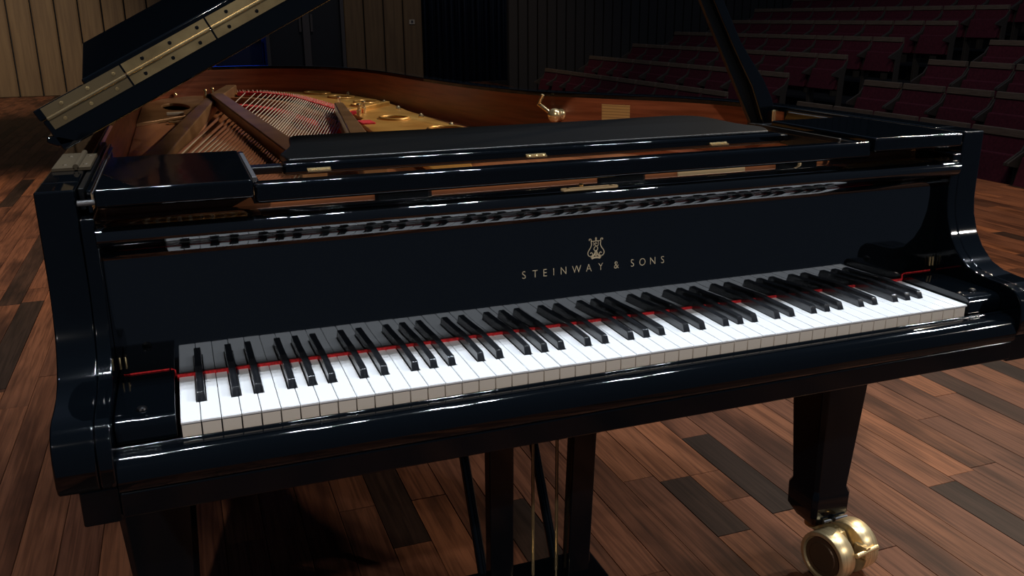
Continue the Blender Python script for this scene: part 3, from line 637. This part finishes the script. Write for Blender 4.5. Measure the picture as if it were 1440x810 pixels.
# ---- legs with their twin-wheel casters
def frustum(mb, c, rows):
    v = []
    for z, hw in rows:
        ch = hw * .18
        for a, b_ in ((-hw + ch, -hw), (hw - ch, -hw), (hw, -hw + ch), (hw, hw - ch), (hw - ch, hw), (-hw + ch, hw), (-hw, hw - ch), (-hw, -hw + ch)): v.append((c[0] + a, c[1] + b_, z))
    k = len(rows); f = [(8 * i + j, 8 * i + (j + 1) % 8, 8 * i + 8 + (j + 1) % 8, 8 * i + 8 + j) for i in range(k - 1) for j in range(8)] + [tuple(range(8)), tuple(range(8 * k - 8, 8 * k))]
    return mb.add(v, f)
def leg(cx, cy, ang, top=.634):
    lg = frustum(MB(), (cx, cy), [(.60, .066), (.44, .0585), (.194, .0440), (.181, .0500), (.132, .0490), (.103, .032)]).obj('leg', LACD, P, bevel=.0015, segs=2)
    frustum(MB(), (cx, cy), [(top, .085), (.600, .085)]).obj('leg_plate', LACD, lg)
    r = Matrix.Translation((cx, cy, 0)) @ Matrix.Rotation(ang, 4, 'Z')
    def T(mb): mb.v = [tuple(r @ Vector(p)) for p in mb.v]; return mb
    T(MB().lathe([(.024, .085), (.024, .098), (.028, .099), (.028, .103)], (0, 0, 0), (0, 0, 1), 20)).obj('caster_stem', HINGE, lg, smooth=40)
    T(MB().prism([(.018, .088), (-.018, .102), (-.070, .100), (-.088, .072), (-.080, .048), (-.060, .045), (-.020, .075), (.018, .080)], 0, -.013, .013)).obj('caster_fork', HINGE, lg, bevel=.002)
    for s in (-1, 1):
        wl = T(MB().lathe([(.030, -.0215), (.0540, -.0215), (.0562, -.0205), (.0570, -.0190), (.0570, .0190), (.0562, .0205), (.0540, .0215), (.0480, .0215), (.0460, .0150), (.020, .0150), (.018, .0185), (0, .0185)] if s > 0 else
             [(0, -.0185), (.018, -.0185), (.020, -.0150), (.0460, -.0150), (.0480, -.0215), (.0540, -.0215), (.0562, -.0205), (.0570, -.0190), (.0570, .0190), (.0562, .0205), (.0540, .0215), (.030, .0215)], (s * .0385, -.070, .0570), (1, 0, 0), 44)).obj('caster_wheel', BRUSHED, lg, smooth=30)
        T(MB().lathe([(.0445, -.001), (.0445, .002), (.034, .0025), (.032, .0045), (.012, .0048)], (s * .0540, -.070, .057), (s, 0, 0), 28)).obj('wheel_face', mat_wf, wl)
    T(MB().tube([(-.020, -.128, .078), (.050, -.128, .078)], .0055, 10).box((.008, -.131, .060), (.022, -.100, .088))).obj('brake_lever', BRASS, lg, bevel=.001)
    MB().tube([(cx - .022, cy - .052, .124), (cx + .040, cy - .052, .126)], .0028, 8).obj('leg_lock_pin', GREYM, lg)
    MB().lathe([(.007, 0), (.007, .006), (.004, .008)], (cx + .003, cy - .047, .125), (0, -1, 0), 12).obj('pin_boss', DARKM, lg)
    return lg
BRUSHED = mat('brushed_brass', (.80, .62, .34), .34, .8)
noise_mix(BRUSHED, (.66, .50, .26), (.90, .72, .42), (40, 2, 2), 6, 3)
mat_wf = mat('wheel_dark_face', (.12, .075, .045), .35, .6)
leg(-.062, .375, .15, .634); leg(1.292, .375, .20, .634); leg(.42, 2.55, .5, .655)
# ---- pedal lyre
LY = empty('pedal_lyre'); LY.parent = P
for s, xa, xb in ((-1, .522, .524), (1, .694, .684)):
    MB().add([(xa + a, .335 + b_, .634) for a in (-.024, .024) for b_ in (-.016, .016)] + [(xb + a, .350 + b_, .12) for a in (-.023, .023) for b_ in (-.016, .016)], [(0, 1, 3, 2), (4, 6, 7, 5), (0, 4, 5, 1), (2, 3, 7, 6), (0, 2, 6, 4), (1, 5, 7, 3)]).obj('post', LACD, LY, bevel=.003)
MB().box((.470, .315, .045), (.745, .420, .125)).obj('pedal_box', LACD, LY, bevel=.006)
for x in (.602, .652, .704): MB().tube([(x, .372, .125), (x, .372, .634)], .0035, 8).obj('pedal_rod', HINGEM, LY)
for x in (.54, .60, .66):
    pr = [(x - .010, .3145), (x - .010, .262), (x - .016, .235), (x - .012, .205), (x, .198), (x + .012, .205), (x + .016, .235), (x + .010, .262), (x + .010, .3145)]
    MB().prism(pr, 2, .060, .070).obj('pedal', BRASS, LY, bevel=.003)
for x0, x1 in ((.515, .512), (.668, .668)):
    MB().tube([(x1, .415, .115), (x0, .72, .655)], .0105, 10).obj('brace', LACD, LY, smooth=60)

# ================================================================ AUDIENCE SEATS
def seat_proto():
    t = empty('theatre_seat'); w2 = .27
    # faces -x; y is the width; origin on the tier under the backrest
    def sl(pts): return pts
    MB().prism([(0, .40), (-.055, .40), (.050, .789), (.085, .789)], 1, -w2, w2).obj('backrest', FABRIC, t, bevel=.012, segs=2)
    MB().prism([(.040, .790), (.100, .790), (.100, .850), (.054, .852)], 1, -w2, w2).obj('top_rail', SWOOD, t, bevel=.006, segs=2)
    MB().prism([(.015, .38), (.0851, .805), (.100, .805), (.030, .38)], 1, -w2, w2).obj('back_panel', SWOOD, t)
    MB().prism([(-.056, .41), (-.110, .40), (-.040, .66), (.008, .66)], 1, -w2 + .01, w2 - .01).obj('seat_cushion', FABRIC, t, bevel=.015, segs=2)
    for s in (-1, 1):
        a = MB().prism([(.03, 0), (-.06, 0), (-.04, .56), (-.16, .585), (-.155, .61), (.01, .70), (.062, .775), (.085, .775), (.05, .58)], 1, *sorted((s * (w2 + .004), s * (w2 + .026)))).obj('armrest', ARMM, t, bevel=.004, segs=1)
    return t
ORD = ['first', 'second', 'third', 'fourth', 'fifth', 'sixth', 'seventh', 'eighth', 'ninth', 'tenth', 'eleventh', 'twelfth']
proto = seat_proto(); kids = list(proto.children); used = False
def place_seat(x, y, z, label, group):
    global used
    if used:
        r = proto.copy(); C.objects.link(r)
        for ch in kids: c_ = ch.copy(); C.objects.link(c_); c_.parent = r
    else: r = proto; used = True
    r.location = (x - .06, y, z); tag(r, label, 'seat', group)
for k in range(8):
    z = -.59 + .205 * k; x = 6.5 + .9 * k
    row = ['front row', 'second row', 'third row', 'fourth row', 'fifth row', 'sixth row', 'seventh row', 'eighth row'][k]
    nr = (6, 5, 3, 2, 0, 0, 0, 0)[k]
    for j in range(nr):
        place_seat(x, 7.0 - .6 * j, z, 'red seat with wooden top rail, %s right of the dark aisle in the %s' % (ORD[j], row), 'theatre seats right of the aisle')
    for j in range(10):
        if k == 0 and j < 0: continue
        place_seat(x, 8.95 + .6 * j, z, 'dim red folding seat, %s left of the dark aisle in the %s' % (ORD[j], row), 'theatre seats left of the aisle')
